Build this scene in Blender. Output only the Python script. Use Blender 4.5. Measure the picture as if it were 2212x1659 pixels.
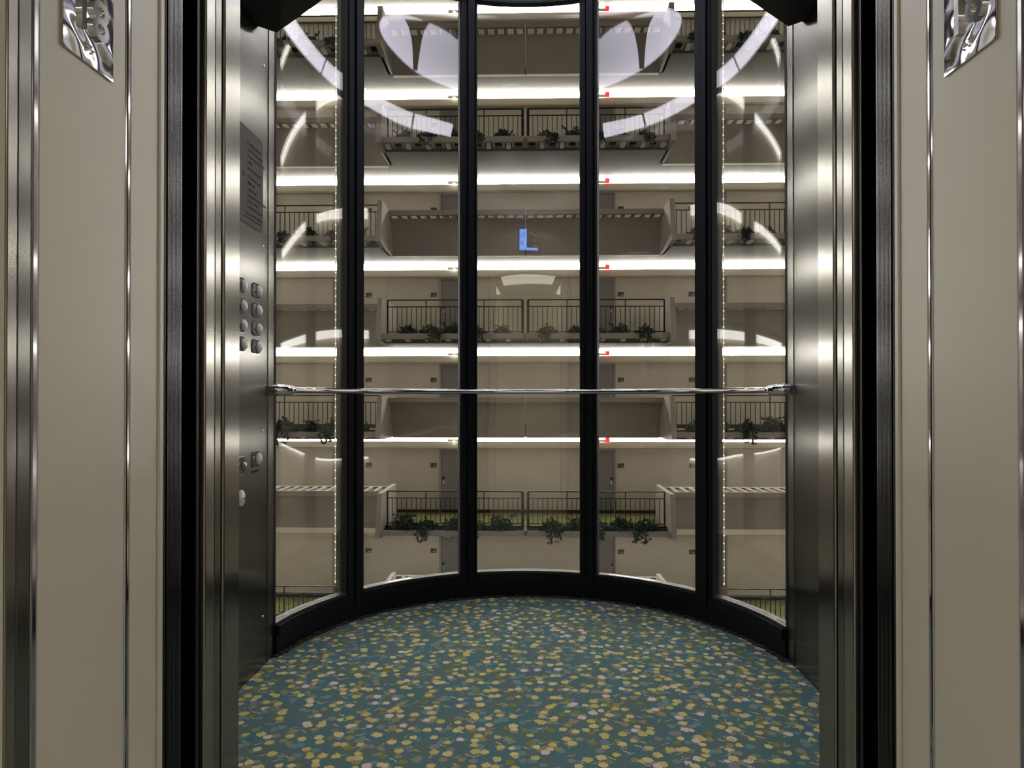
import bpy, bmesh, math, random
from mathutils import Vector, Matrix
for o in list(bpy.data.objects): bpy.data.objects.remove(o, do_unlink=True)
scn = bpy.context.scene
COL = scn.collection
R = random.Random(7)
pi = math.pi

# ------------------------------------------------------------------ camera
F = 1500.0; W, H = 2212, 1659
EYE = 1.0
cam = bpy.data.cameras.new('camera'); co = bpy.data.objects.new('camera', cam); COL.objects.link(co)
cam.sensor_fit = 'HORIZONTAL'; cam.sensor_width = 36; cam.lens = F / W * 36
cam.clip_start = .02; cam.clip_end = 200
YAW = math.atan(34 / F); PITCH = math.radians(.35)
co.location = (0, 0, EYE)
co.rotation_euler = (pi / 2 + PITCH, 0, YAW)
cam.shift_y = (857 - 829.5 - F * math.tan(PITCH)) / W
scn.camera = co
# ------------------------------------------------------------------ world, view, key lights
w = bpy.data.worlds.new('atrium_air'); scn.world = w; w.use_nodes = True
w.node_tree.nodes['Background'].inputs[0].default_value = (.93, .93, 1, 1)
w.node_tree.nodes['Background'].inputs[1].default_value = .03
vs = scn.view_settings
vs.view_transform = 'Standard'; vs.look = 'None'; vs.gamma = 1; vs.use_curve_mapping = False
vs.exposure = 0.35
COVE = 32.0
SIDE = 7.0       # cove lamps on the side walls      # cove lamp strength
DISC = 3.4      # cab ceiling disc
RING = 5.0      # segmented ring light
LOBBY = 2.6
LOBBY_FILL = 16.0        # added lobby fill panels, meant to brighten the door reveals

# ------------------------------------------------------------------ materials
def mat(name, col, rough=.5, metal=0, spec=.5, emit=None, estr=0, aniso=0, noise=None, bump=None, coat=0):
    m = bpy.data.materials.new(name); m.use_nodes = True
    nt = m.node_tree; b = nt.nodes['Principled BSDF']
    b.inputs['Base Color'].default_value = (*col, 1)
    b.inputs['Roughness'].default_value = rough
    b.inputs['Metallic'].default_value = metal
    b.inputs['Specular IOR Level'].default_value = spec
    b.inputs['Anisotropic'].default_value = aniso
    b.inputs['Coat Weight'].default_value = coat
    if emit:
        b.inputs['Emission Color'].default_value = (*emit, 1); b.inputs['Emission Strength'].default_value = estr
    if noise or bump:
        tc = nt.nodes.new('ShaderNodeTexCoord')
    if noise:   # (scale xyz, contrast)
        mp = nt.nodes.new('ShaderNodeMapping'); mp.inputs['Scale'].default_value = noise[0]
        n = nt.nodes.new('ShaderNodeTexNoise'); n.inputs['Scale'].default_value = 1; n.inputs['Detail'].default_value = 4
        mr = nt.nodes.new('ShaderNodeMapRange'); mr.inputs[1].default_value = .3; mr.inputs[2].default_value = .7
        mr.inputs[3].default_value = 1 - noise[1]; mr.inputs[4].default_value = 1 + noise[1]
        vm = nt.nodes.new('ShaderNodeVectorMath'); vm.operation = 'SCALE'; vm.inputs[0].default_value = col
        nt.links.new(tc.outputs['Object'], mp.inputs[0]); nt.links.new(mp.outputs[0], n.inputs[0])
        nt.links.new(n.outputs[0], mr.inputs[0]); nt.links.new(mr.outputs[0], vm.inputs['Scale'])
        nt.links.new(vm.outputs[0], b.inputs['Base Color'])
    if bump:    # (scale xyz, strength, distance)
        mp = nt.nodes.new('ShaderNodeMapping'); mp.inputs['Scale'].default_value = bump[0]
        n = nt.nodes.new('ShaderNodeTexNoise'); n.inputs['Scale'].default_value = 1; n.inputs['Detail'].default_value = bump[3] if len(bump) > 3 else 3
        bp = nt.nodes.new('ShaderNodeBump'); bp.inputs['Strength'].default_value = bump[1]; bp.inputs['Distance'].default_value = bump[2]
        nt.links.new(tc.outputs['Object'], mp.inputs[0]); nt.links.new(mp.outputs[0], n.inputs[0])
        nt.links.new(n.outputs[0], bp.inputs['Height']); nt.links.new(bp.outputs[0], b.inputs['Normal'])
    return m
M = {}
M['steel'] = mat('brushed_steel', (.215, .209, .20), .25, 1, aniso=.85, noise=((60, 60, 1.5), .05), bump=((1.2, 1.2, 1.5), .04, .01))
M['steel_post'] = mat('steel_door_post', (.27, .262, .25), .24, 1, aniso=.9, noise=((60, 60, 1.5), .05))
M['steel_light'] = mat('satin_steel', (.33, .32, .305), .25, 1, aniso=.8, noise=((60, 60, 1.5), .05))
M['chrome'] = mat('polished_chrome', (.75, .75, .76), .06, 1)
M['wavy'] = mat('hammered_chrome', (.62, .62, .66), .05, 1, bump=((22, 22, 22), .45, .006, 0))
M['strip'] = mat('polished_strip', (.42, .42, .46), .1, 1, bump=((3, 3, 7), .6, .01, 0))
M['ribbed'] = mat('dark_ribbed_steel', (.05, .05, .056), .25, 1)
M['door_dark'] = mat('dark_bronze_steel', (.02, .021, .026), .35, .6)
M['beige'] = mat('beige_lacquer', (.70, .66, .59), .34, 0, noise=((3, 3, 3), .02), bump=((1.5, 1.5, 1.5), .1, .01))
M['cream'] = mat('textured_cream_wall', (.68, .66, .54), .8, bump=((260, 260, 260), .25, .003))
M['black'] = mat('black_powdercoat', (.005, .0065, .010), .55, 0, spec=.2)
M['blackceil'] = mat('black_panel', (.004, .004, .005), .5)
M['void'] = mat('unlit_gap_black', (.001, .0015, .003), 1, spec=0)
M['fin'] = mat('dark_brown_fin', (.05, .044, .038), .45)
M['wall'] = mat('warm_grey_plaster', (.66, .60, .52), .85, noise=((1.2, 1.2, 1.2), .025))
M['conc'] = mat('painted_concrete', (.35, .312, .275), .8, noise=((2, 2, 2), .03))
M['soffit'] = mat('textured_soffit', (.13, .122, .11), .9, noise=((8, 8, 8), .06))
M['fascia'] = mat('cream_fascia', (.58, .53, .43), .7)
M['carpetgreen'] = mat('green_walkway_carpet', (.17, .17, .05), 1, noise=((9, 9, 9), .35))
M['doorgrey'] = mat('grey_door_paint', (.25, .243, .235), .5)
M['doorframe'] = mat('door_frame_paint', (.36, .34, .31), .5)
M['iron'] = mat('black_iron', (.012, .011, .011), .5)
M['darkwall'] = mat('grey_atrium_wall', (.24, .22, .20), .9)
M['soil'] = mat('planter_liner', (.012, .011, .01), 1)
M['plate'] = mat('dark_sign_plate', (.07, .075, .08), .4)
M['pale'] = mat('pale_plastic', (.8, .78, .7), .5)
M['mark'] = mat('light_marking', (.6, .6, .62), .5)
M['ink'] = mat('black_ink', (.01, .01, .01), .6)
M['dirplate'] = mat('grey_directory_plate', (.12, .11, .102), .6, spec=.12)
M['btnplate'] = mat('black_button_plaque', (.012, .012, .013), .5)
M['btn'] = mat('frosted_button', (.85, .85, .88), .25, 0, coat=.5)
M['brass'] = mat('key_switch_brass', (.6, .45, .28), .25, 1)
M['cove'] = mat('cove_lamp', (1, 1, 1), .5, emit=(1, .965, .88), estr=COVE)
M['cove_side'] = mat('side_cove_lamp', (1, 1, 1), .5, emit=(1, .965, .9), estr=SIDE)
M['disc'] = mat('ceiling_diffuser', (.9, .9, .9), .5, emit=(.86, .83, 1), estr=DISC)
M['ring'] = mat('ring_diffuser', (.9, .9, .9), .5, emit=(.92, .88, 1), estr=RING)
M['lobbylamp'] = mat('lobby_diffuser', (.9, .9, .9), .5, emit=(1, .94, .82), estr=LOBBY)
M['lobbyfill'] = mat('lobby_fill_diffuser', (.9, .9, .9), .5, emit=(1, .95, .86), estr=LOBBY_FILL)
M['bulb'] = mat('tiny_bulb', (1, 1, 1), .5, emit=(1, .9, .6), estr=9)
M['cord'] = mat('clear_cord', (.25, .22, .16), .3, emit=(1, .88, .55), estr=.35)
M['red'] = mat('red_exit_light', (.6, .02, .02), .5, emit=(1, .04, .04), estr=.9)
M['spot'] = mat('downlight', (1, 1, 1), .5, emit=(1, .95, .8), estr=12)
M['dirt'] = mat('frayed_edge', (.06, .05, .045), 1, noise=((60, 60, 60), .8), bump=((80, 80, 80), 1, .01))
M['floorpale'] = mat('pale_lobby_floor', (.60, .56, .49), .6, noise=((4, 4, 4), .1))
M['white'] = mat('white_ceiling', (.7, .69, .66), .9)
M['lobbyfloor'] = mat('lobby_carpet', (.08, .11, .11), 1, noise=((6, 6, 6), .4))
M['scr_blue'] = mat('screen_blue', (0, 0, 0), .3, emit=(.16, .33, 1), estr=7)
M['scr_dark'] = mat('screen_dark', (.005, .005, .01), .25)
M['scr_pale'] = mat('screen_pale', (0, 0, 0), .3, emit=(.45, .4, .55), estr=2.2)
M['scr_ink'] = mat('screen_ink', (.0, .0, .02), .4, emit=(.02, .03, .1), estr=1)

def disc_mat():      # edge-lit diffuser: the lamp glows most near its rim
    m = M['disc']; nt = m.node_tree; b = nt.nodes['Principled BSDF']
    tc = nt.nodes.new('ShaderNodeTexCoord'); ln = nt.nodes.new('ShaderNodeVectorMath'); ln.operation = 'LENGTH'
    mr = nt.nodes.new('ShaderNodeMapRange'); mr.inputs[1].default_value = .18; mr.inputs[2].default_value = .58; mr.inputs[3].default_value = .5*DISC; mr.inputs[4].default_value = DISC*1.4
    nt.links.new(tc.outputs['Object'], ln.inputs[0]); nt.links.new(ln.outputs['Value'], mr.inputs[0]); nt.links.new(mr.outputs[0], b.inputs['Emission Strength'])
disc_mat()
def leaf_mat():
    m = mat('ivy_leaf', (.025, .05, .025), .45)
    nt = m.node_tree; b = nt.nodes['Principled BSDF']
    oi = nt.nodes.new('ShaderNodeTexCoord'); n = nt.nodes.new('ShaderNodeTexNoise'); n.inputs['Scale'].default_value = 14
    cr = nt.nodes.new('ShaderNodeValToRGB')
    cr.color_ramp.elements[0].position = .35; cr.color_ramp.elements[0].color = (.012, .028, .016, 1)
    cr.color_ramp.elements[1].position = .7; cr.color_ramp.elements[1].color = (.06, .09, .05, 1)
    nt.links.new(oi.outputs['Object'], n.inputs[0]); nt.links.new(n.outputs[0], cr.inputs[0]); nt.links.new(cr.outputs[0], b.inputs['Base Color'])
    return m
M['leaf'] = leaf_mat()

def glass_mat(name, f0, tint):
    m = bpy.data.materials.new(name); m.use_nodes = True; nt = m.node_tree; nt.nodes.clear()
    L = nt.links.new
    out = nt.nodes.new('ShaderNodeOutputMaterial'); mix = nt.nodes.new('ShaderNodeMixShader')
    tr = nt.nodes.new('ShaderNodeBsdfTransparent'); tr.inputs[0].default_value = (*tint, 1)
    gl = nt.nodes.new('ShaderNodeBsdfGlossy'); gl.inputs['Roughness'].default_value = 0.0; gl.inputs[0].default_value = (1, 1, 1, 1)
    g = nt.nodes.new('ShaderNodeNewGeometry')
    d = nt.nodes.new('ShaderNodeVectorMath'); d.operation = 'DOT_PRODUCT'
    L(g.outputs['Incoming'], d.inputs[0]); L(g.outputs['True Normal'], d.inputs[1])
    def mth(op, a, b=None):
        n = nt.nodes.new('ShaderNodeMath'); n.operation = op
        for i, v in enumerate((a, b)):
            if v is None: continue
            if isinstance(v, (int, float)): n.inputs[i].default_value = v
            else: L(v, n.inputs[i])
        return n.outputs[0]
    c = mth('ABSOLUTE', d.outputs['Value']); c = mth('SUBTRACT', 1.0, c); c = mth('POWER', c, 5.0)
    c = mth('MULTIPLY', c, 1 - f0); c = mth('ADD', c, f0)
    # slight waviness of the bent panes
    tc = nt.nodes.new('ShaderNodeTexCoord'); n = nt.nodes.new('ShaderNodeTexNoise'); n.inputs['Scale'].default_value = 1.6; n.inputs['Detail'].default_value = 1
    bp = nt.nodes.new('ShaderNodeBump'); bp.inputs['Strength'].default_value = .35; bp.inputs['Distance'].default_value = .012
    L(tc.outputs['Object'], n.inputs[0]); L(n.outputs[0], bp.inputs['Height']); L(bp.outputs[0], gl.inputs['Normal'])
    L(c, mix.inputs[0]); L(tr.outputs[0], mix.inputs[1]); L(gl.outputs[0], mix.inputs[2]); L(mix.outputs[0], out.inputs[0])
    return m
M['glass'] = glass_mat('curved_cab_glass', .05, (.93, .935, .93))

def carpet_mat():
    m = bpy.data.materials.new('teal_dotted_carpet'); m.use_nodes = True; nt = m.node_tree
    b = nt.nodes['Principled BSDF']; b.inputs['Roughness'].default_value = 1; b.inputs['Specular IOR Level'].default_value = .1
    L = nt.links.new
    tc = nt.nodes.new('ShaderNodeTexCoord')
    def new(t, **k):
        n = nt.nodes.new(t)
        for a, v in k.items(): setattr(n, a, v)
        return n
    def math_(op, a, b_=None):
        n = new('ShaderNodeMath', operation=op)
        for i, v in enumerate((a, b_)):
            if v is None: continue
            if isinstance(v, (int, float)): n.inputs[i].default_value = v
            else: L(v, n.inputs[i])
        return n.outputs[0]
    # base: teal drifting towards grey green
    nz = new('ShaderNodeTexNoise'); nz.inputs['Scale'].default_value = 9; nz.inputs['Detail'].default_value = 2
    L(tc.outputs['Object'], nz.inputs[0])
    cr = new('ShaderNodeValToRGB'); e = cr.color_ramp.elements
    e[0].position = .38; e[0].color = (.12, .24, .275, 1); e[1].position = .62; e[1].color = (.16, .235, .215, 1)
    L(nz.outputs[0], cr.inputs[0]); col = cr.outputs[0]
    def mix(fac, c2):
        nonlocal col
        mx = new('ShaderNodeMix', data_type='RGBA'); L(fac, mx.inputs[0]); L(col, mx.inputs[6]); L(c2, mx.inputs[7]); col = mx.outputs[2]
    # little ragged edge on every dot
    jit = new('ShaderNodeTexNoise'); jit.inputs['Scale'].default_value = 150; L(tc.outputs['Object'], jit.inputs[0])
    jv = math_('MULTIPLY', math_('SUBTRACT', jit.outputs[0], .5), .30)
    def dashes(scale, rot, off, rgb, thr):
        mp = new('ShaderNodeMapping'); mp.inputs['Location'].default_value = off; mp.inputs['Rotation'].default_value = (0, 0, rot)
        mp0 = mp; L(tc.outputs['Object'], mp0.inputs[0]); mp = new('ShaderNodeMapping'); mp.inputs['Scale'].default_value = (1, .2, 1); L(mp0.outputs[0], mp.inputs[0])
        v = new('ShaderNodeTexVoronoi', voronoi_dimensions='2D'); v.inputs['Scale'].default_value = scale; L(mp.outputs[0], v.inputs['Vector'])
        r = math_('LESS_THAN', math_('ADD', v.outputs['Distance'], jv), .075)
        sp = new('ShaderNodeSeparateColor'); L(v.outputs['Color'], sp.inputs[0])
        r = math_('MULTIPLY', r, math_('LESS_THAN', sp.outputs[0], thr))
        c = new('ShaderNodeRGB'); c.outputs[0].default_value = (*rgb, 1); mix(r, c.outputs[0])
    dashes(30, 1.1, (.3, .1, 0), (.52, .52, .28), .8)
    dashes(30, -1.0, (1.3, 2.1, 0), (.72, .66, .42), .75)
    dashes(28, .45, (5.3, .7, 0), (.42, .45, .30), .65)
    def dots(scale, off, stops, size, present):
        mp = new('ShaderNodeMapping'); mp.inputs['Location'].default_value = off; L(tc.outputs['Object'], mp.inputs[0])
        v = new('ShaderNodeTexVoronoi', voronoi_dimensions='2D'); v.inputs['Scale'].default_value = scale; v.inputs['Randomness'].default_value = .9
        L(mp.outputs[0], v.inputs['Vector'])
        sp = new('ShaderNodeSeparateColor'); L(v.outputs['Color'], sp.inputs[0])
        rad = math_('ADD', math_('MULTIPLY', sp.outputs[2], .075), size)
        r = math_('LESS_THAN', math_('ADD', v.outputs['Distance'], jv), rad)
        r = math_('MULTIPLY', r, math_('LESS_THAN', sp.outputs[1], present))
        c = new('ShaderNodeValToRGB'); c.color_ramp.interpolation = 'CONSTANT'; el = c.color_ramp.elements
        while len(el) > 1: el.remove(el[-1])
        el[0].position = 0; el[0].color = (*stops[0][1], 1)
        for p, rgb in stops[1:]:
            x = el.new(p); x.color = (*rgb, 1)
        L(sp.outputs[0], c.inputs[0]); mix(r, c.outputs[0])
    dull = [(0, (.21, .36, .37)), (.3, (.42, .37, .20)), (.6, (.32, .32, .08)), (.8, (.32, .34, .36))]
    dots(17, (.2, .7, 0), dull, .175, .8)
    dots(18, (3.1, 1.7, 0), dull, .17, .5)
    gay = [(0, (.80, .68, .27)), (.35, (.86, .76, .40)), (.62, (.74, .65, .23)), (.86, (.92, .77, .72))]
    dots(16.5, (7.7, 4.2, 0), gay, .175, .8)
    dots(17.5, (9.1, 6.6, 0), gay, .165, .5)
    fz = new('ShaderNodeTexNoise'); fz.inputs['Scale'].default_value = 420; L(tc.outputs['Object'], fz.inputs[0])
    mr = new('ShaderNodeMapRange'); mr.inputs[1].default_value = .3; mr.inputs[2].default_value = .7; mr.inputs[3].default_value = .88; mr.inputs[4].default_value = 1.32
    L(fz.outputs[0], mr.inputs[0])
    sc = new('ShaderNodeVectorMath', operation='SCALE'); L(col, sc.inputs[0]); L(mr.outputs[0], sc.inputs['Scale'])
    L(sc.outputs[0], b.inputs['Base Color'])
    bp = new('ShaderNodeBump'); bp.inputs['Strength'].default_value = .6; bp.inputs['Distance'].default_value = .004
    L(fz.outputs[0], bp.inputs['Height']); L(bp.outputs[0], b.inputs['Normal'])
    return m
M['carpet'] = carpet_mat()

# ------------------------------------------------------------------ helpers
def new_bm(): return bmesh.new()
def box(bm, x0, x1, y0, y1, z0, z1):
    v = [bm.verts.new(p) for p in ((x0,y0,z0),(x1,y0,z0),(x1,y1,z0),(x0,y1,z0),(x0,y0,z1),(x1,y0,z1),(x1,y1,z1),(x0,y1,z1))]
    for f in ((0,3,2,1),(4,5,6,7),(0,1,5,4),(1,2,6,5),(2,3,7,6),(3,0,4,7)): bm.faces.new([v[i] for i in f])
def prism(bm, pts, axis, a, b):
    """extrude a polygon (2-D pts) along axis ('x','y','z') from a to b"""
    def P(p, t):
        return {'x': (t, p[0], p[1]), 'y': (p[0], t, p[1]), 'z': (p[0], p[1], t)}[axis]
    A = [bm.verts.new(P(p, a)) for p in pts]; B = [bm.verts.new(P(p, b)) for p in pts]
    n = len(pts)
    bm.faces.new(A); bm.faces.new(B[::-1])
    for i in range(n): bm.faces.new((A[i], B[i], B[(i+1)%n], A[(i+1)%n]))
def tube(bm, pts, r, seg=12, cap=True):
    """tube along a list of points; r a number or a list"""
    pts = [Vector(p) for p in pts]; n = len(pts); rr = r if isinstance(r, (list, tuple)) else [r]*n
    rings = []
    for i, p in enumerate(pts):
        t = (pts[min(i+1, n-1)] - pts[max(i-1, 0)]).normalized()
        up = Vector((0, 0, 1)) if abs(t.z) < .9 else Vector((0, 1, 0))
        a = t.cross(up).normalized(); b = a.cross(t).normalized()
        rings.append([bm.verts.new(p + (a*math.cos(k*2*pi/seg) + b*math.sin(k*2*pi/seg))*rr[i]) for k in range(seg)])
    for i in range(n-1):
        for k in range(seg): bm.faces.new((rings[i][k], rings[i][(k+1)%seg], rings[i+1][(k+1)%seg], rings[i+1][k]))
    if cap: bm.faces.new(rings[0][::-1]); bm.faces.new(rings[-1])
def arc_solid(bm, cx, cy, r0, r1, a0, a1, z0, z1, seg):
    """ring sector, angles measured from +y towards +x"""
    cols = []
    for i in range(seg+1):
        a = a0 + (a1-a0)*i/seg; s, c = math.sin(a), math.cos(a)
        cols.append([bm.verts.new((cx+r*s, cy+r*c, z)) for r, z in ((r0,z0),(r1,z0),(r1,z1),(r0,z1))])
    for i in range(seg):
        for k in range(4): bm.faces.new((cols[i][k], cols[i][(k+1)%4], cols[i+1][(k+1)%4], cols[i+1][k]))
    bm.faces.new(cols[0][::-1]); bm.faces.new(cols[-1])
def sphere(bm, c, r, seg=12, rings=8, sx=1, sy=1, sz=1):
    bmesh.ops.create_uvsphere(bm, u_segments=seg, v_segments=rings, radius=r,
        matrix=Matrix.Translation(c) @ Matrix.Diagonal((sx, sy, sz, 1)))
def obj(name, bm, m, parent=None, smooth=False, bevel=0):
    bmesh.ops.recalc_face_normals(bm, faces=bm.faces)
    me = bpy.data.meshes.new(name); bm.to_mesh(me); bm.free()
    for mm in (m if isinstance(m, list) else [m]): me.materials.append(mm)
    if smooth:
        for p in me.polygons: p.use_smooth = True
    o = bpy.data.objects.new(name, me); COL.objects.link(o)
    if parent: o.parent = parent
    if bevel:
        b = o.modifiers.new('bevel', 'BEVEL'); b.width = bevel; b.segments = 2; b.limit_method = 'ANGLE'
    return o
def bx(name, m, d, parent=None, bevel=0):
    bm = new_bm(); box(bm, *d); return obj(name, bm, m, parent, bevel=bevel)
def struct(o): o['kind'] = 'structure'; return o
def tag(o, label, cat, group=None, kind=None):
    o['label'] = label; o['category'] = cat
    if group: o['group'] = group
    if kind: o['kind'] = kind
    return o
def empty(name, loc=(0,0,0), rz=0):
    o = bpy.data.objects.new(name, None); COL.objects.link(o); o.location = loc; o.rotation_euler = (0,0,rz)
    o.empty_display_size = .1; return o
def copy_tree(o, parent=None):
    c = o.copy(); COL.objects.link(c)
    if parent: c.parent = parent
    for ch in list(o.children): copy_tree(ch, c)
    return c
def text(name, body, size, m, mtx, parent=None, ext=.0006, align='CENTER', space=1.0, offset=0):
    cu = bpy.data.curves.new(name, 'FONT'); cu.body = body; cu.size = size; cu.extrude = ext
    cu.align_x = align; cu.align_y = 'CENTER'; cu.space_character = space; cu.offset = offset; cu.resolution_u = 3
    t = bpy.data.objects.new(name, cu); COL.objects.link(t)
    bpy.context.view_layer.update()
    me = bpy.data.meshes.new_from_object(t); bpy.data.objects.remove(t)
    o = bpy.data.objects.new(name, me); me.transform(mtx); me.materials.clear(); me.materials.append(m)
    COL.objects.link(o)
    if parent: o.parent = parent
    return o
def face_mtx(loc, right, up):
    r = Vector(right).normalized(); u = Vector(up).normalized(); n = r.cross(u)
    return Matrix(((r.x,u.x,n.x,loc[0]),(r.y,u.y,n.y,loc[1]),(r.z,u.z,n.z,loc[2]),(0,0,0,1)))

# ================================================================== ELEVATOR CAB AND DOORWAY
CX, CY, CR = .003, 2.5, 1.0        # cab axis and glass radius
WX = .985                          # half width of the cab
OW = .61                           # half width of the doorway
ZT = 2.14
GT = 2.975                          # top of the glass
# floor: straight front part and a half round back
bm = new_bm()
pts = [(-WX+CX, 1.315), (WX+CX, 1.315)] + [(CX+CR*math.sin(a), CY+CR*math.cos(a)) for a in [pi/2 - i*pi/48 for i in range(49)]]
prism(bm, pts, 'z', -.06, 0)
struct(obj('floor', bm, M['carpet']))
struct(bx('floor_sill', M['steel'], (-.75, .75, 1.16, 1.315, -.06, -.004))).name = 'trim_1'
bm = new_bm()                       # frayed carpet edge
rr = random.Random(3)
n = 260
for i in range(n):
    a0 = -1.42 + 2.84*i/n; a1 = a0 + 2.84/n*1.3
    wd = .012 + .014*rr.random(); h = .003 + .006*rr.random()
    arc_solid(bm, CX, CY, CR-wd-.012, CR-.004, a0, a1, 0, h, 1)
struct(obj('baseboard_edge', bm, M['dirt'])).name = 'trim_2'
# curved black base under the glass
bm = new_bm(); arc_solid(bm, CX, CY, .985, 1.045, -1.405, 1.405, 0, .078, 64)
base = struct(obj('baseboard_back', bm, M['black']))
bm = new_bm(); arc_solid(bm, CX, CY, .972, 1.045, -1.405, 1.405, .079, .118, 64); obj('sill_rail', bm, M['black'], base)
bm = new_bm(); arc_solid(bm, CX, CY, .986, 1.03, -1.405, 1.405, .118, .128, 64); obj('glazing_bead', bm, M['fin'], base)
bm = new_bm(); arc_solid(bm, CX, CY, .999, 1.012, -1.405, 1.405, GT, GT+.24, 64)
struct(obj('trim_3', bm, M['black']))
# segmented luminous ring round the top of the glass
ring = tag(empty('ring_light', (CX, CY, 2.985)), 'luminous white ring of curved segments round the top of the glass', 'ceiling light')
js = [-126, -96, -58, -24, 24, 58, 96, 126]
for a0, a1 in zip(js[:-1], js[1:]):
    bm = new_bm(); A0, A1 = math.radians(a0+.9), math.radians(a1-.9); k = max(4, int((a1-a0)/2.5)); cols = []
    for i in range(k+1):
        a = A0 + (A1-A0)*i/k
        cols.append([bm.verts.new((r*math.sin(a), r*math.cos(a), z)) for r, z in ((.972, .012), (.905, .078), (.91, .088), (.979, .022))])
    for i in range(k):
        for q in range(4): bm.faces.new((cols[i][q], cols[i][(q+1)%4], cols[i+1][(q+1)%4], cols[i+1][q]))
    bm.faces.new(cols[0][::-1]); bm.faces.new(cols[-1]); obj('diffuser_segment', bm, M['ring'], ring)
bm = new_bm(); A_ = math.radians(126); arc_solid(bm, 0, 0, .966, .999, -A_, A_, -.013, -.003, 72); arc_solid(bm, 0, 0, .86, .884, -A_, A_, .08, .12, 72); obj('frame', bm, M['black'], ring)
# mullions
MA = [math.radians(a) for a in (-52.2, -17.5, 17.5, 52.2)]
for i, a in enumerate(MA):
    bm = new_bm()
    box(bm, -.0445, .0445, .985, 1.035, .079, GT)
    box(bm, -.040, -.012, .974, .985, .10, GT)
    box(bm, -.006, .026, .966, .985, .07, GT)
    box(bm, .032, .041, .974, .985, .10, GT)
    o = struct(obj('trim_%d' % (4+i), bm, M['black'], bevel=.002)); o.location = (CX, CY, 0); o.rotation_euler = (0,0,-a)
    bm = new_bm(); sg = 1 if a > 0 else -1; ro = 1.115 if abs(a) > .5 else 1.07
    box(bm, *sorted((-sg*.034, sg*.004)), 1.036, ro, .02, GT); box(bm, *sorted((-sg*.034, sg*.006)), 1.078, 1.084, .02, GT) if ro > 1.1 else None
    obj('outer_fin', bm, M['fin'], o)
# glass panes, each a window
edges = [math.radians(-80.6)] + MA + [math.radians(80.6)]
for i in range(5):
    g = .0435
    a0, a1 = edges[i] + (g if i else .004), edges[i+1] - (g if i < 4 else .004)
    bm = new_bm(); arc_solid(bm, CX, CY, 1.0, 1.009, a0, a1, .129, GT, 40)
    o = obj('window_%d' % (i+1), bm, M['glass'], smooth=False); struct(o)
    me = o.data
    for p in me.polygons: p.use_smooth = abs(p.normal.z) < .5
    e = o.modifiers.new('split', 'EDGE_SPLIT'); e.split_angle = math.radians(40)
# side walls (steel) and black gasket posts where the glass starts
for s, side in ((-1, 'left'), (1, 'right')):
    x = s*WX+CX
    bm = new_bm(); box(bm, min(x, x+s*.03), max(x, x+s*.03), 1.476, 2.655, 0, 3.2)
    wl = struct(obj('wall_'+side, bm, M['steel']))
    bx('seam_strip', M['steel_light'], (min(x-s*.003, x), max(x-s*.003, x), 2.60, 2.655, .0, 2.6), wl)
    bx('gasket', M['black'], (min(x-s*.004, x+s*.05), max(x-s*.004, x+s*.05), 2.656, 2.678, .0, 3.2), wl)
# front return wall with the car door posts
for s, side in ((-1, 'front_left'), (1, 'front_right')):
    OW = .617 if s < 0 else .61
    def sx(a, b): return (min(s*a, s*b), max(s*a, s*b))
    bm = new_bm()
    box(bm, *sx(OW, 1.02), 1.398, 1.476, 0, 3.2)
    wl = struct(obj('wall_'+side, bm, M['steel_post'], bevel=.004))
    bx('door_post', M['steel'], (*sx(OW+.001, .66), 1.358, 1.386, 0, ZT), wl, bevel=.002)
    bx('door_post', M['steel_light'], (*sx(OW, .66), 1.316, 1.356, 0, ZT), wl, bevel=.003)
    bx('post_core', M['door_dark'], (*sx(OW+.02, .68), 1.31, 1.40, 0, ZT), wl)
OW = .61
wl = struct(bx('wall_front_transom', M['steel'], (-OW, OW, 1.316, 1.476, ZT, 3.2)))
# black ceiling panel with cut-out back edge
zc = 2.35
pl = [(-1.03, 1.47), (1.05, 1.47), (1.04, 2.47), (.95, 2.545), (.83, 2.44), (.72, 2.34), (.63, 2.1), (.5, 1.8), (.3, 1.63), (0, 1.58), (-.3, 1.63), (-.5, 1.8), (-.62, 2.1), (-.70, 2.34), (-.81, 2.44), (-.93, 2.545), (-1.02, 2.47)]
bm = new_bm(); prism(bm, pl, 'z', zc, zc+.04)
struct(obj('ceiling', bm, M['blackceil']))
# upper ceiling with its luminous disc
struct(bx('ceiling_upper', M['blackceil'], (-1.05, 1.05, 1.4, 3.6, 3.222, 3.26)))
t = tag(empty('ceiling_light', (CX, 2.45, 3.19)), 'round light with two white crescent diffusers in the dark upper elevator ceiling', 'ceiling light')
for s in (-1, 1):
    pp = [(s*.58*math.sin(math.radians(128)*k/36), .58*math.cos(math.radians(128)*k/36)) for k in range(37)]
    pp[0] = (s*.012, .58)
    bm = new_bm(); prism(bm, pp, 'z', .0, .03); obj('diffuser', bm, M['disc'], t)
    bm = new_bm(); prism(bm, [(s*.012, .50), (s*.53, .16), (s*.54, .19), (s*.03, .535)], 'z', -.006, -.001); obj('rib', bm, M['black'], t)
pp = [(.58*math.sin(math.radians(a)), .58*math.cos(math.radians(a))) for a in range(130, 233, 3)]
bm = new_bm(); prism(bm, [(0.0, .54)] + pp, 'z', .002, .03); obj('centre_panel', bm, M['blackceil'], t)
bm = new_bm(); arc_solid(bm, 0, 0, .581, .60, 0, 2*pi-.0001, -.01, .03, 72); obj('rim', bm, M['black'], t)

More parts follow.
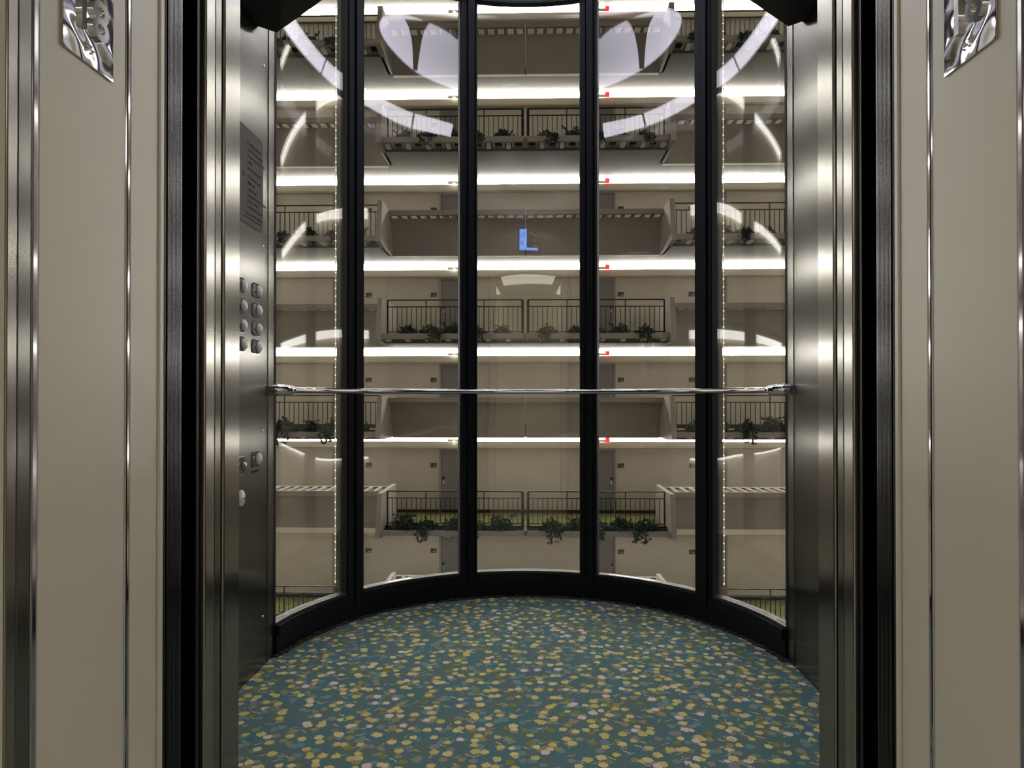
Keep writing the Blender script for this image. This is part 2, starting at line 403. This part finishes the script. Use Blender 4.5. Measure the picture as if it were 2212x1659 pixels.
# ------------------------------------------------------------------ doorway reveals
def sxx(s, a, b): return (min(s*a, s*b), max(s*a, s*b))
tn = 10
for s, side in ((-1, 'left'), (1, 'right')):
    OW = .617 if s < 0 else .610
    Y = (lambda y: y) if s < 0 else (lambda y: .870 + (y-.853)*(1.162-.870)/(1.157-.853) if y < 1.157 else 1.162 + (y-1.157)*(1.316-1.162)/(1.316-1.157))
    # corridor wall around the frame
    bm = new_bm(); box(bm, *sxx(s, .665, 2.6), .80, .86, 0, 2.7)
    struct(obj('wall_corridor_'+side, bm, M['cream']))
    fr = struct(bx('door_frame_'+side, M['beige'], (*sxx(s, OW+.006, .70), Y(.861), Y(1.156), 0, 2.3))); fr.name = 'trim_%d' % tn; tn += 1
    bx('frame_return', M['cream'], (*sxx(s, OW-.001, .664), Y(.77), Y(.8045), 0, 2.3), fr, bevel=.002)
    bx('frame_return', M['steel_light'], (*sxx(s, OW-.002, .664), Y(.805), Y(.8225), 0, 2.3), fr, bevel=.002)
    bx('frame_return', M['steel'], (*sxx(s, OW-.001, .664), Y(.8235), Y(.847), 0, 2.3), fr, bevel=.002)
    bx('polished_strip', M['strip'], (*sxx(s, OW-.0015, .66), Y(.8475), Y(.860), 0, 2.3), fr, bevel=.003)
    bx('beige_panel', M['beige'], (*sxx(s, OW, .66), Y(.8605), Y(1.050), 0, 2.3), fr, bevel=.002)
    bx('polished_strip', M['strip'], (*sxx(s, OW-.002, .66), Y(1.0505), Y(1.061), 0, 2.3), fr, bevel=.003)
    bx('beige_panel', M['beige'], (*sxx(s, OW-.001, .66), Y(1.0615), Y(1.1415), 0, 2.3), fr, bevel=.002)
    bx('edge_lip', M['beige'], (*sxx(s, OW-.004, .66), Y(1.1425), Y(1.156), 0, 2.3), fr, bevel=.002)
    # landing door, slid open into its pocket
    d = tag(empty('landing_door', (s*(OW), Y(1.195), 0)), 'dark steel landing door slid open, its ribbed edge at the %s of the doorway' % side, 'elevator door')
    bx('panel', M['door_dark'], (*sxx(s, .006, .6), -.030, .030, 0.01, 2.2), d)
    bm = new_bm(); box(bm, *sxx(s, .002, .012), -.031, .033, .01, 2.2)
    for k in range(11): box(bm, *sxx(s, .0, .004), -.019+k*.0043, -.0165+k*.0043, .01, 2.2)
    obj('ribbed_edge', bm, M['ribbed'], d)
    bm = new_bm(); box(bm, *sxx(s, -.002, .012), -.037, -.034, .01, 2.2); box(bm, *sxx(s, -.001, .012), -.030, -.028, .01, 2.2)
    obj('rubber_seal', bm, M['iron'], d)
    d = tag(empty('car_door', (s*(OW+.010), Y(1.268), 0)), 'inner car door coloured black for the unlit gap behind the %s steel door post' % side, 'elevator door')
    bx('panel', M['void'], (*sxx(s, .0, .6), -.033, .028, 0.01, 2.2), d)  # near-black colour stands for the unlit gap between the two doors
    bx('edge_strip', M['door_dark'], (*sxx(s, -.002, .05), .029, .040, 0.01, 2.2), d)
OW = .61
fr = struct(bx('trim_12', M['beige'], (-.70, .70, .80, 1.156, 2.2, 2.5)))
struct(bx('wall_corridor_head', M['cream'], (-2.6, 2.6, .80, .86, 2.5, 2.7)))
struct(bx('trim_13', M['void'], (-1.3, 1.3, 1.16, 1.30, 2.21, 3.0)))

# floor number plates on the reveals
for s, side in ((-1, 'left'), (1, 'right')):
    t = tag(empty('floor_number_plate', (s*((.617 if s < 0 else .61)-.0005), .957 if s < 0 else .968, 1.525)), 'polished metal plate with raised 18 on the %s beige door reveal' % side, 'sign')
    bm = new_bm()
    n = 18
    box(bm, *sxx(s, -.0025, .0), -.0565, .0565, -.06, .06)
    obj('plate', bm, M['wavy'], t, bevel=.001)
    xr = s*(-.0035)
    mt = face_mtx((xr, 0, 0.008), (0, -s, 0), (0, 0, 1))
    # right hand axis seen from the doorway: +y on the left reveal, -y on the right one
    text('numeral', '18', .08, M['chrome'], mt, t, ext=.004, space=.95, offset=.0012)
    bm = new_bm()
    for (a, b) in ((0,0),(0,1),(0,2),(1,1),(2.4,0),(2.4,2),(3.4,1)):
        sphere(bm, (xr, -s*(-.009 + a*.0048), -.033 - b*.0048), .0017, 8, 6)
    obj('raised_dots', bm, M['chrome'], t, smooth=True)

# ------------------------------------------------------------------ car operating panel (left wall)
X0 = -WX+CX
t = tag(empty('control_panel', (X0, 2.222, 0)), 'tall brushed steel elevator control panel on the left cab wall', 'control panel')
def rrect(bm, y0, y1, z0, z1, r, xa, xb, seg=5):
    pts = []
    for cy, cz, a0 in ((y1-r, z1-r, 0), (y0+r, z1-r, pi/2), (y0+r, z0+r, pi), (y1-r, z0+r, 3*pi/2)):
        for k in range(seg+1):
            a = a0 + pi/2*k/seg; pts.append((cy+r*math.cos(a), cz+r*math.sin(a)))
    prism(bm, pts, 'x', xa, xb)
bm = new_bm(); rrect(bm, -.46, .337, .15, 2.262, .03, 0.0005, .006); obj('faceplate', bm, M['steel'], t, bevel=.001)
for z in (.19, .874, 1.556, 2.225):
    for y in (.318, -.44):
        bm = new_bm(); sphere(bm, (.006, y, z), .006, 10, 6, sx=.5); obj('screw', bm, M['chrome'], t, smooth=True)
rgt = (0, 1, 0)
def ptxt(name, body, size, y, z, m, x=.0068, parent=t, align='CENTER'):
    return text(name, body, size, m, face_mtx((x, y-2.25, z), rgt, (0,0,1)), parent, ext=.0004, align=align)
labels_r = ['22', '17', '11', '6']; labels_l = ['21', '16', '10', '5']
for k, z in enumerate((1.381, 1.312, 1.245, 1.180)):
    for y, lab in ((2.500, labels_r[k]), (2.366, labels_l[k])):
        bm = new_bm(); rrect(bm, y-2.25-.043, y-2.25+.037, z-.026, z+.026, .02, .006, .009)
        b = obj('floor_button', bm, M['btnplate'], t, bevel=.0008)
        bm = new_bm(); rrect(bm, y-2.25-.045, y-2.25+.039, z-.028, z+.028, .021, .0055, .0070); obj('bezel', bm, M['chrome'], b)
        bm = new_bm(); sphere(bm, (.0085, y-2.25+.018, z), .021, 20, 12, sx=.6); obj('button', bm, M['btn'], b, smooth=True)
        ptxt('numeral', lab, .026, y-.021, z+.008, M['mark'], .0095, b)
        bm = new_bm()
        for (a, c) in ((0,0),(1,0),(2,1),(3,0),(0,1)): sphere(bm, (.0092, y-2.25-.028+a*.004, z-.014-c*.004), .0011, 6, 4)
        obj('raised_dots', bm, M['mark'], b)
for y, z, kind in ((2.500, .775, 'phone'), (2.366, .765, 'key')):
    bm = new_bm(); rrect(bm, y-2.25-.043, y-2.25+.037, z-.029, z+.029, .02, .006, .009)
    b = obj('phone_button' if kind == 'phone' else 'key_switch', bm, M['btnplate'], t, bevel=.0008)
    bm = new_bm(); rrect(bm, y-2.25-.045, y-2.25+.039, z-.031, z+.031, .021, .0055, .0070); obj('bezel', bm, M['chrome'], b)
    bm = new_bm()
    if kind == 'phone': sphere(bm, (.0085, y-2.25+.018, z+.002), .022, 20, 12, sx=.6)
    else: sphere(bm, (.010, y-2.25+.020, z), .014, 16, 10, sx=.7)
    obj('button' if kind == 'phone' else 'key_barrel', bm, M['btn'] if kind == 'phone' else M['brass'], b, smooth=True)
    bm = new_bm(); tube(bm, [(.0093, y-2.25-.034+.004*q, z+.006+.006*math.sin(q*pi/5)) for q in range(6)], .0016, 6); obj('symbol', bm, M['mark'], b)
ptxt('caption', 'TELEPHONE', .0125, 2.492, .733, M['ink'])
bm = new_bm(); sphere(bm, (.0085, 2.350-2.25+.018, .655), .023, 20, 12, sx=.5, sz=1.25)
b = obj('door_button', bm, M['btn'], t, smooth=True)
ptxt('caption', 'OPEN', .008, 2.368, .655, M['ink'], .021, b)
# directory plate on the panel
bm = new_bm(); rrect(bm, -.10, .308, 1.60, 1.935, .014, .0062, .0085); dp = obj('directory_plate', bm, M['dirplate'], t, bevel=.0006)
lines = [('Presidential Suites', 1.885), ('Club Meeting Suites', 1.863), ('Guestrooms 2ND - 25', 1.841), ('Lobby', 1.819), ('Bar & Restaurant', 1.797),
         ('Concourse Level', 1.768), ('Exhibit Hall', 1.724), ('Ballroom', 1.747), ('Chicago Meeting Rooms', 1.704), ('Motor Lobby', 1.684), ('Conference Rooms', 1.664)]
for s_, z in lines: ptxt('directory_line', s_, .017, 2.415, z, M['ink'], .0089, dp, 'LEFT')
ptxt('directory_line', 'LL', .024, 2.385, 1.768, M['ink'], .0089, dp)
ptxt('directory_line', 'You need GUEST ROOM KEY', .0125, 2.40, 1.638, M['ink'], .0089, dp, 'LEFT')
ptxt('directory_line', 'for card reader for access to floors', .0105, 2.385, 1.624, M['ink'], .0089, dp, 'LEFT')

# ------------------------------------------------------------------ handrail
t = tag(empty('handrail', (CX, CY, 1.025)), 'polished chrome handrail curving in front of the black mullions', 'handrail')
rad = .925
pts = [(rad*math.sin(a), rad*math.cos(a), 0) for a in [math.radians(-80.5 + 161*i/72) for i in range(73)]]
bm = new_bm(); tube(bm, pts, .0118, 20); obj('rail', bm, M['chrome'], t, smooth=True)
for s in (-1, 1):
    a = math.radians(80.5)*s; p = Vector((rad*math.sin(a), rad*math.cos(a), 0))
    e = Vector((s*.984, .118, .002)); d = e - p
    pp = [p - d*.12, p - d*.02, p + d*.2, p + d*.6, e]
    bm = new_bm(); tube(bm, pp, [.0125, .017, .0205, .022, .022], 20); obj('end_bracket', bm, M['chrome'], t, smooth=True)

# ------------------------------------------------------------------ strings of tiny lights on the outer mullions
def light_string(s):
    side = 'left' if s < 0 else 'right'
    a = math.radians(52.5)*s; r = 1.121
    t = tag(empty('light_string', (CX + r*math.sin(a), CY + r*math.cos(a), 0)), 'vertical string of tiny warm lights along the %s outer mullion' % side, 'string lights', 'light strings outside the glass')
    bm = new_bm(); tube(bm, [(0,0,.14), (0,0,2.98)], .0022, 6); obj('cord', bm, M['cord'], t)
    bm = new_bm(); sphere(bm, (0,0,0), .0023, 8, 6, sz=1.6); b0 = obj('bulb', bm, M['bulb'], t, smooth=True); b0.location = (0,0,.15)
    for k in range(1, 77):
        c = b0.copy(); COL.objects.link(c); c.location = (0, 0, .15 + k*.0365)
light_string(-1); light_string(1)

# ------------------------------------------------------------------ display over the door, inside the cab
t = tag(empty('display_screen', (.0, 1.4765, 2.25)), 'small lit blue display screen above the inside of the doorway', 'screen')
bx('housing', M['scr_dark'], (-.16, .16, 0, .02, -.12, .12), t)
# readable from inside: viewer faces -y, so the viewer's right is -x
bx('blue_panel', M['scr_blue'], (.03, .13, .0202, .022, -.10, .10), t)
bx('ticker', M['scr_blue'], (-.13, .0298, .0202, .022, -.10, -.075), t)
bx('picture_highlight', M['scr_pale'], (-.13, -.06, .0202, .0215, -.060, -.052), t)
bm = new_bm()
for (a, z, l) in ((-.0, .06, .05), (-.05, .045, .035), (-.085, .035, .03)): box(bm, a-l, a, .0202, .0215, z, z+.008)
for k in range(4): box(bm, -.02-k*.025, -.012-k*.025, .0202, .0215, -.01, .008)
obj('picture_highlight', bm, M['scr_pale'], t)
mt = lambda x, z: face_mtx((x, .0226, z), (-1, 0, 0), (0, 0, 1))
text('caption', 'Guest info', .018, M['scr_ink'], mt(.08, .06), t)
text('caption', 'Daily Bar', .018, M['scr_ink'], mt(.08, .035), t)
t.scale = (.85, 1, .8)
text('numeral', '20', .05, M['scr_ink'], mt(.10, -.03), t)

# ================================================================== LOBBY (behind the camera)
struct(bx('floor_lobby', M['floorpale'], (-2.6, 2.6, -4.2, 1.155, -.08, -.005)))
struct(bx('ceiling_lobby', M['white'], (-2.6, 2.6, -4.2, .86, 2.7, 2.8)))
struct(bx('wall_lobby_left', M['cream'], (-2.7, -2.6, -4.2, .86, 0, 2.7)))
struct(bx('wall_lobby_right', M['cream'], (2.6, 2.7, -4.2, .86, 0, 2.7)))
struct(bx('wall_lobby_back', M['cream'], (-2.7, 2.7, -4.3, -4.2, 0, 2.7)))
for (x0, x1, y0, y1, lab) in ((-1.3, 1.3, -3.2, -2.4, 'wide white ceiling panel light mirrored in the centre glass pane'),
                              (-2.3, -1.7, -4.0, -1.6, 'added fill panel light for the door reveals, left side of the lobby ceiling'),  # both side panels are unseen lamps added to brighten the reveals
                              (1.7, 2.3, -4.0, -1.6, 'added fill panel light for the door reveals, right side of the lobby ceiling')):
    t = tag(empty('ceiling_panel_light', ((x0+x1)/2, (y0+y1)/2, 2.7)), lab, 'ceiling light')
    a, b = (x1-x0)/2, (y1-y0)/2
    bx('diffuser', M['lobbylamp'] if y0 < -3 else M['lobbyfill'], (-a, a, -b, b, -.02, -.001), t)
    bm = new_bm()
    for d in ((-a-.02, -a, -b-.02, b+.02), (a, a+.02, -b-.02, b+.02), (-a, a, -b-.02, -b), (-a, a, b, b+.02)): box(bm, *d, -.03, -.001)
    obj('frame', bm, M['pale'], t)

# ================================================================== ATRIUM
FX = -.07          # centre line of the facade
FH = 2.8
DW = 22.76         # door wall
HB = 4.17          # fin centre from the facade centre
SB = 12.5          # atrium side walls
NS = list(range(-4, 6))
ZB, ZTOP = NS[0]*FH, (NS[-1]+1)*FH
LV = {-3: 'lowest visible level', -2: 'two levels below the handrail', -1: 'one level below the handrail', 0: 'at handrail level',
      1: 'one level above the handrail', 2: 'two levels above the handrail', 3: 'three levels above the handrail', 4: 'topmost visible level', -4: 'below the lowest visible level', 5: 'above the topmost visible level'}
struct(bx('wall_atrium_back', M['wall'], (-SB-.2, SB+.2, DW, DW+.2, ZB, ZTOP)))
for s, side in ((-1, 'left'), (1, 'right')):
    struct(bx('wall_atrium_'+side, M['wall'], (*sxx(s, SB, SB+.2), 1.0, DW, ZB, ZTOP)))
struct(bx('wall_atrium_near_left', M['darkwall'], (-SB, -1.25, .9, 1.1, ZB, ZTOP)))
struct(bx('wall_atrium_near_right', M['darkwall'], (1.25, SB, .9, 1.1, ZB, ZTOP)))
struct(bx('floor_atrium', M['lobbyfloor'], (-SB-.2, SB+.2, 1.0, DW+.2, ZB-.2, ZB)))
for n in NS:
    z = n*FH
    cen_rail = (n % 2 != 0)      # odd floors: railing in the middle bay
    # slab: central bay and side bays have different depth
    yc, ys = (20.2, 21.4) if cen_rail else (21.4, 20.2)
    bm = new_bm()
    box(bm, FX-HB, FX+HB, yc, DW, z-.24, z-.012)
    box(bm, -SB, FX-HB, ys, DW, z-.24, z-.012); box(bm, FX+HB, SB, ys, DW, z-.24, z-.012)
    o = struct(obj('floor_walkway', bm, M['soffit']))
    bm = new_bm()
    box(bm, FX-HB+.07, FX+HB-.07, max(yc, 20.35)+.02, DW-.02, z-.011, z)
    box(bm, -SB, FX-HB-.07, max(ys, 20.35)+.02, DW-.02, z-.011, z); box(bm, FX+HB+.07, SB, max(ys, 20.35)+.02, DW-.02, z-.011, z)
    obj('carpet', bm, M['carpetgreen'], o)
    struct(bx('baseboard_atrium', M['iron'], (-SB, SB, DW-.02, DW, z+.001, z+.10)))
    # cove: fascia, dark line and lamp
    f = struct(bx('trim_cove', M['fascia'], (-SB, SB, DW-.16, DW, z+2.13, z+2.34)))
    bx('dark_line', M['iron'], (-SB, SB, DW-.165, DW, z+2.118, z+2.13), f)
    bx('bottom_bead', M['fascia'], (-SB, SB, DW-.17, DW, z+2.10, z+2.118), f)
    l = bx('cove_lamp', M['cove'], (-SB, SB, DW-.15, DW-.03, z+2.345, z+2.545))
    tag(l, 'bright cove light strip along the back wall, ' + LV.get(n, 'out of sight'), 'cove light', 'cove light strips round the atrium')
    # side galleries
    for s, side in ((-1, 'left'), (1, 'right')):
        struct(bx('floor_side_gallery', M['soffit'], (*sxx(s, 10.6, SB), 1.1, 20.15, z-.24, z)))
        bx('parapet_side', M['conc'], (*sxx(s, 10.5, 10.6), 1.1, 20.0, z-.24, z+.98)).name = 'wall_side_parapet'
        struct(bpy.data.objects[-1] if False else COL.objects[-1])
        l = bx('cove_lamp', M['cove_side'], (*sxx(s, SB-.15, SB-.03), 1.2, 22.55, z+2.345, z+2.545))
        tag(l, 'bright cove light strip on the %s atrium wall, %s' % (side, LV.get(n, 'out of sight')), 'cove light', 'cove light strips round the atrium')

# ---- prototypes
def fin_proto():
    bm = new_bm()
    prism(bm, [(19.50, -.2), (19.80, 1.03), (22.0, 1.03), (22.0, .0), (21.35, -.24), (20.2, -.24)], 'x', -.07, .07)
    return bm
def fin(n, s):
    bm = fin_proto(); o = obj('partition_fin', bm, M['conc'])
    o.location = (FX + s*HB, 0, n*FH)
    side = 'left' if s < 0 else 'right'
    tag(o, 'sloped beige concrete fin between balcony bays, %s of centre, %s' % (side, LV[n]), 'partition', 'concrete fins between balcony bays')
for n in range(-3, 5):
    for s in (-1, 1): fin(n, s)

def parapet(x0, x1, n, where):
    z = n*FH
    t = empty('balcony_parapet', ((x0+x1)/2, 20.65, z)); h = (x1-x0)/2 - .002
    bm = new_bm()
    prism(bm, [(.72, -.24), (.40, .83), (.50, .83), (.82, -.24)], 'x', -h, h); obj('front_panel', bm, M['conc'], t)
    bx('back_panel', M['conc'], (-h, h, 1.12, 1.20, 0, .90), t)
    bx('base_strip', M['fascia'], (-h, h, .70, .84, -.262, -.241), t)
    bm = new_bm()
    box(bm, -h, h, 0, .10, .83, .98); box(bm, -h, h, 1.05, 1.20, .905, .98)
    k = int(round(2*h/.30)); st = 2*h/k
    for i in range(k+1):
        xx = -h + i*st; a = max(-h, xx-.055); b = min(h, xx+.055)
        if b > a: box(bm, a, b, .10, 1.05, .83, .98)
    obj('slatted_ledge', bm, M['conc'], t)
    tag(t, 'solid concrete balcony parapet with slatted ledge, %s, %s' % (where, LV[n]), 'parapet', 'solid balcony parapets')
def planter(x0, x1, n, where):
    z = n*FH
    t = empty('planter_box', ((x0+x1)/2, 19.65, z)); h = (x1-x0)/2
    bm = new_bm()
    box(bm, -h, h, 0, .06, -.15, .0)
    obj('front_board', bm, M['conc'], t)
    bm = new_bm(); box(bm, -h, h, .60, .64, -.15, .03); obj('back_board', bm, M['soil'], t)
    bm = new_bm(); box(bm, -h, h, .06, .60, -.07, -.05); obj('soil', bm, M['soil'], t)
    # underside with alternating openings and cups, pale to stand for lit cells
    bm = new_bm(); k = int(round(2*h/.287)); st = 2*h/k
    box(bm, -h, h, .06, .12, -.15, -.09); box(bm, -h, h, .50, .60, -.15, -.09)
    for i in range(k+1):
        xx = -h + i*st; a = max(-h, xx-.045); b = min(h, xx+.045); box(bm, a, b, .12, .50, -.15, -.09)
    obj('slatted_underside', bm, M['conc'], t)
    i0 = 0 if x0 < FX else 1
    for i in range(i0, k, 2):
        xx = -h + (i+.5)*st
        bm = new_bm(); prism(bm, [(xx-.075, -.085), (xx-.06, -.20), (xx+.06, -.20), (xx+.075, -.085)], 'y', .16, .47)
        obj('pale_cup', bm, M['pale'], t)
    tag(t, 'long concrete planter box before the railing, %s, %s' % (where, LV[n]), 'planter', 'balcony planter boxes')
PITCH_B = .1415
rail_proto = None
def railing(x0, n, where, flip=False):
    """one railing of 28 gaps, 3.96 m long"""
    global rail_proto
    if rail_proto is None:
        t = empty('balcony_railing'); L_ = 28*PITCH_B
        bx('top_rail', M['iron'], (0, L_, -.02, .02, 1.018, 1.05), t)
        bx('middle_rail', M['iron'], (0, L_, -.012, .012, .822, .850), t)
        bx('bottom_rail', M['iron'], (0, L_, -.012, .012, .085, .11), t)
        for k, wd in ((0, .045), (8, .028), (20, .028), (28, .075)):
            xx = k*PITCH_B; bx('post', M['iron'], (xx-wd/2, xx+wd/2, -.016, .016, .0, 1.03), t)
        p0 = None
        for k in range(1, 28):
            if k in (8, 20): continue
            if p0 is None: p0 = bx('picket', M['iron'], (-.0095, .0095, -.0095, .0095, .10, .835), t); p0.location = (k*PITCH_B, 0, 0)
            else:
                c = p0.copy(); COL.objects.link(c); c.location = (k*PITCH_B, 0, 0)
        rail_proto = t; o = t
    else: o = copy_tree(rail_proto)
    o.location = (x0, 20.29, n*FH)
    if flip: o.scale = (-1, 1, 1)
    tag(o, 'black iron balcony railing with thin pickets, %s, %s' % (where, LV[n]), 'railing', 'black iron balcony railings')

# ivy clumps
ivy = []
def leaf(bm, p, d, sz):
    d = d.normalized(); u = Vector((R.uniform(-1,1), R.uniform(-1,1), R.uniform(-.3,1))); s_ = d.cross(u)
    if s_.length < .01: return
    s_.normalize(); nn = s_.cross(d)*sz*.12
    v = [bm.verts.new(p), bm.verts.new(p + d*sz*.5 + s_*sz*.42 + nn), bm.verts.new(p + d*sz), bm.verts.new(p + d*sz*.5 - s_*sz*.42 + nn)]
    bm.faces.new((v[0], v[1], v[2])); bm.faces.new((v[0], v[2], v[3]))
def ivy_mesh(k):
    bm = new_bm(); hang = (k % 2 == 1)
    wdt = R.uniform(.25, .35)
    for i in range(430):
        a = R.uniform(0, 2*pi); rr_ = math.sqrt(R.random())
        p = Vector((math.cos(a)*rr_*wdt, math.sin(a)*rr_*.18, R.uniform(-.04, .36*(1-rr_*.7))))
        leaf(bm, p, Vector((R.uniform(-1,1), R.uniform(-1.2,.6), R.uniform(-.5,1))), R.uniform(.06, .11))
    for st in range(5 if hang else 3):     # trailing or upright stems
        x = R.uniform(-wdt*.8, wdt*.8)
        if hang: path = [Vector((x, -.12, .12)), Vector((x, -.25, .13)), Vector((x + .02, -.315, .06))] + [Vector((x + .02*q*R.uniform(-1,1), -.325-.006*q, .02 - .05*q)) for q in range(R.randint(2, 6))]
        else: path = [Vector((x + .03*q*R.uniform(-1,1), R.uniform(-.05,.05), .15 + .05*q)) for q in range(R.randint(3, 5))]
        tube(bm, path, .004, 4)
        for p in path:
            for q in range(3): leaf(bm, p, Vector((R.uniform(-1,1), R.uniform(-1,.3), R.uniform(-.6,.8))), R.uniform(.06, .10))
    me = bpy.data.meshes.new('ivy'); bm.to_mesh(me); bm.free(); me.materials.append(M['leaf']); return me
for k in range(6): ivy.append(ivy_mesh(k))
ordw = ['nearest the gap or fin', 'next along', 'in the middle', 'past the middle', 'second from the outer end', 'at the outer end']
cnt = [0]
def plants(x0, x1, n, where, dense=False, frm='the centre gap'):
    k = 5; x0 += .2; x1 -= .2; st = (x1-x0)/k
    for i in range(k):
        x = x0 + (i+.5)*st + R.uniform(-.08, .08)
        o = bpy.data.objects.new('ivy_plant', ivy[cnt[0] % 6]); cnt[0] += 5; COL.objects.link(o)
        o.location = (x, 19.93, n*FH - .05); s_ = R.uniform(.85, 1.15) * (1.15 if dense else .95)
        o.scale = (s_ * (-1 if R.random() < .5 else 1), s_, s_)
        q = ['first', 'second', 'third', 'fourth', 'fifth', 'sixth'][i]
        tag(o, '%s ivy plant from the left in the %s planter, %s' % (q, where, LV[n]), 'plant', 'ivy plants in the balcony planters')
HBi = HB - .07
for n in range(-3, 5):
    if n % 2 != 0:
        planter(FX-HBi, FX-.05, n, 'centre bay left half'); planter(FX+.05, FX+HBi, n, 'centre bay right half')
        railing(FX-.08-28*PITCH_B, n, 'centre bay left half'); railing(FX+.08+28*PITCH_B, n, 'centre bay right half', True)
        plants(FX-HBi+.1, FX-.15, n, 'centre left', n == -1); plants(FX+.15, FX+HBi-.1, n, 'centre right', n == -1)
        o = bx('divider_post', M['conc'], (FX-.045, FX+.045, 19.72, 20.25, n*FH-.15, n*FH+.0))
        tag(o, 'small pale concrete divider between the two centre planters, ' + LV[n], 'divider', 'planter dividers')
        for s, wh in ((-1, 'left bay'), (1, 'right bay')):
            a, b = sorted((FX+s*(HB+.07), FX+s*8.3)); parapet(a, b, n, wh)
    else:
        parapet(FX-HBi+.002, FX-.010, n, 'centre bay left half'); parapet(FX+.010, FX+HBi-.002, n, 'centre bay right half')
        for s, wh in ((-1, 'left bay'), (1, 'right bay')):
            a, b = sorted((FX+s*(HB+.07), FX+s*8.3)); planter(a, b, n, wh)
            plants(a+.1, b-.1, n, wh, n <= 0)
            if s < 0: railing(FX-HB-.09-28*PITCH_B, n, wh)
            else: railing(FX+HB+.09+28*PITCH_B, n, wh, True)
# room doors, plates, fittings
def room_door(x, n, hinge, i):
    """x = centre; hinge -1 handle at left ... """
    z = n*FH
    t = empty('door_%d' % i, (x, DW, z)); t['kind'] = 'structure'
    bm = new_bm()
    for d in ((-.50, -.44, -.05, 0, 0, 2.10), (.44, .50, -.05, 0, 0, 2.10), (-.44, .44, -.05, 0, 2.04, 2.10)): box(bm, *d)
    obj('door_frame', bm, M['doorframe'], t)
    bx('door_panel', M['doorgrey'], (-.438, .438, -.015, -.001, .01, 2.035), t)
    hx = hinge*.36
    h = bx('lock_plate', M['chrome'], (hx-.02, hx+.02, -.022, -.016, .93, 1.06), t)
    bx('card_reader', M['iron'], (hx-.045, hx+.045, -.035, -.016, 1.10, 1.17), t)
    bm = new_bm(); tube(bm, [(hx, -.022, .97), (hx, -.06, .97), (hx - hinge*.1, -.06, .97)], .012, 8); obj('lever_handle', bm, M['chrome'], t, smooth=True)
    return t
di = 1
for n in range(-2, 5):
    for x, hg, sgx, wh in ((FX-2.33, -1, FX-3.02, 'centre left'), (FX+2.44, 1, FX+3.11, 'centre right'), (FX-5.85, 1, FX-5.17, 'left'), (FX+6.05, -1, FX+5.42, 'right')):
        room_door(x, n, hg, di); di += 1
        t = tag(empty('room_number_sign', (sgx, DW-.001, n*FH+1.55)), 'small dark room sign beside the %s door, %s' % (wh, LV[n]), 'sign', 'dark room number signs')
        bx('plate', M['plate'], (-.10, .10, -.012, 0, -.075, .075), t)
        bx('lettering', M['mark'], (-.01, .085, -.0135, -.0122, -.045, -.025), t)
    z = n*FH
    t = tag(empty('emergency_light', (FX+2.55, DW-.17, z+2.36)), 'small fixture with red lens on the cove at right, ' + LV[n], 'light fixture', 'red lens fixtures on the coves')
    bx('housing', M['pale'], (-.20, .03, -.07, 0, -.02, .05), t); bx('lens', M['red'], (.031, .17, -.09, 0, -.02, .12), t)
    t = tag(empty('cove_fixture', (FX-2.32, DW-.17, z+2.36)), 'small pale fixture with lit spot on the cove at left, ' + LV[n], 'light fixture', 'pale fixtures on the coves')
    bx('housing', M['pale'], (-.21, .21, -.07, 0, -.02, .06), t)
    bm = new_bm(); sphere(bm, (0, -.08, -.03), .03, 10, 8); obj('spot', bm, M['spot'], t, smooth=True)
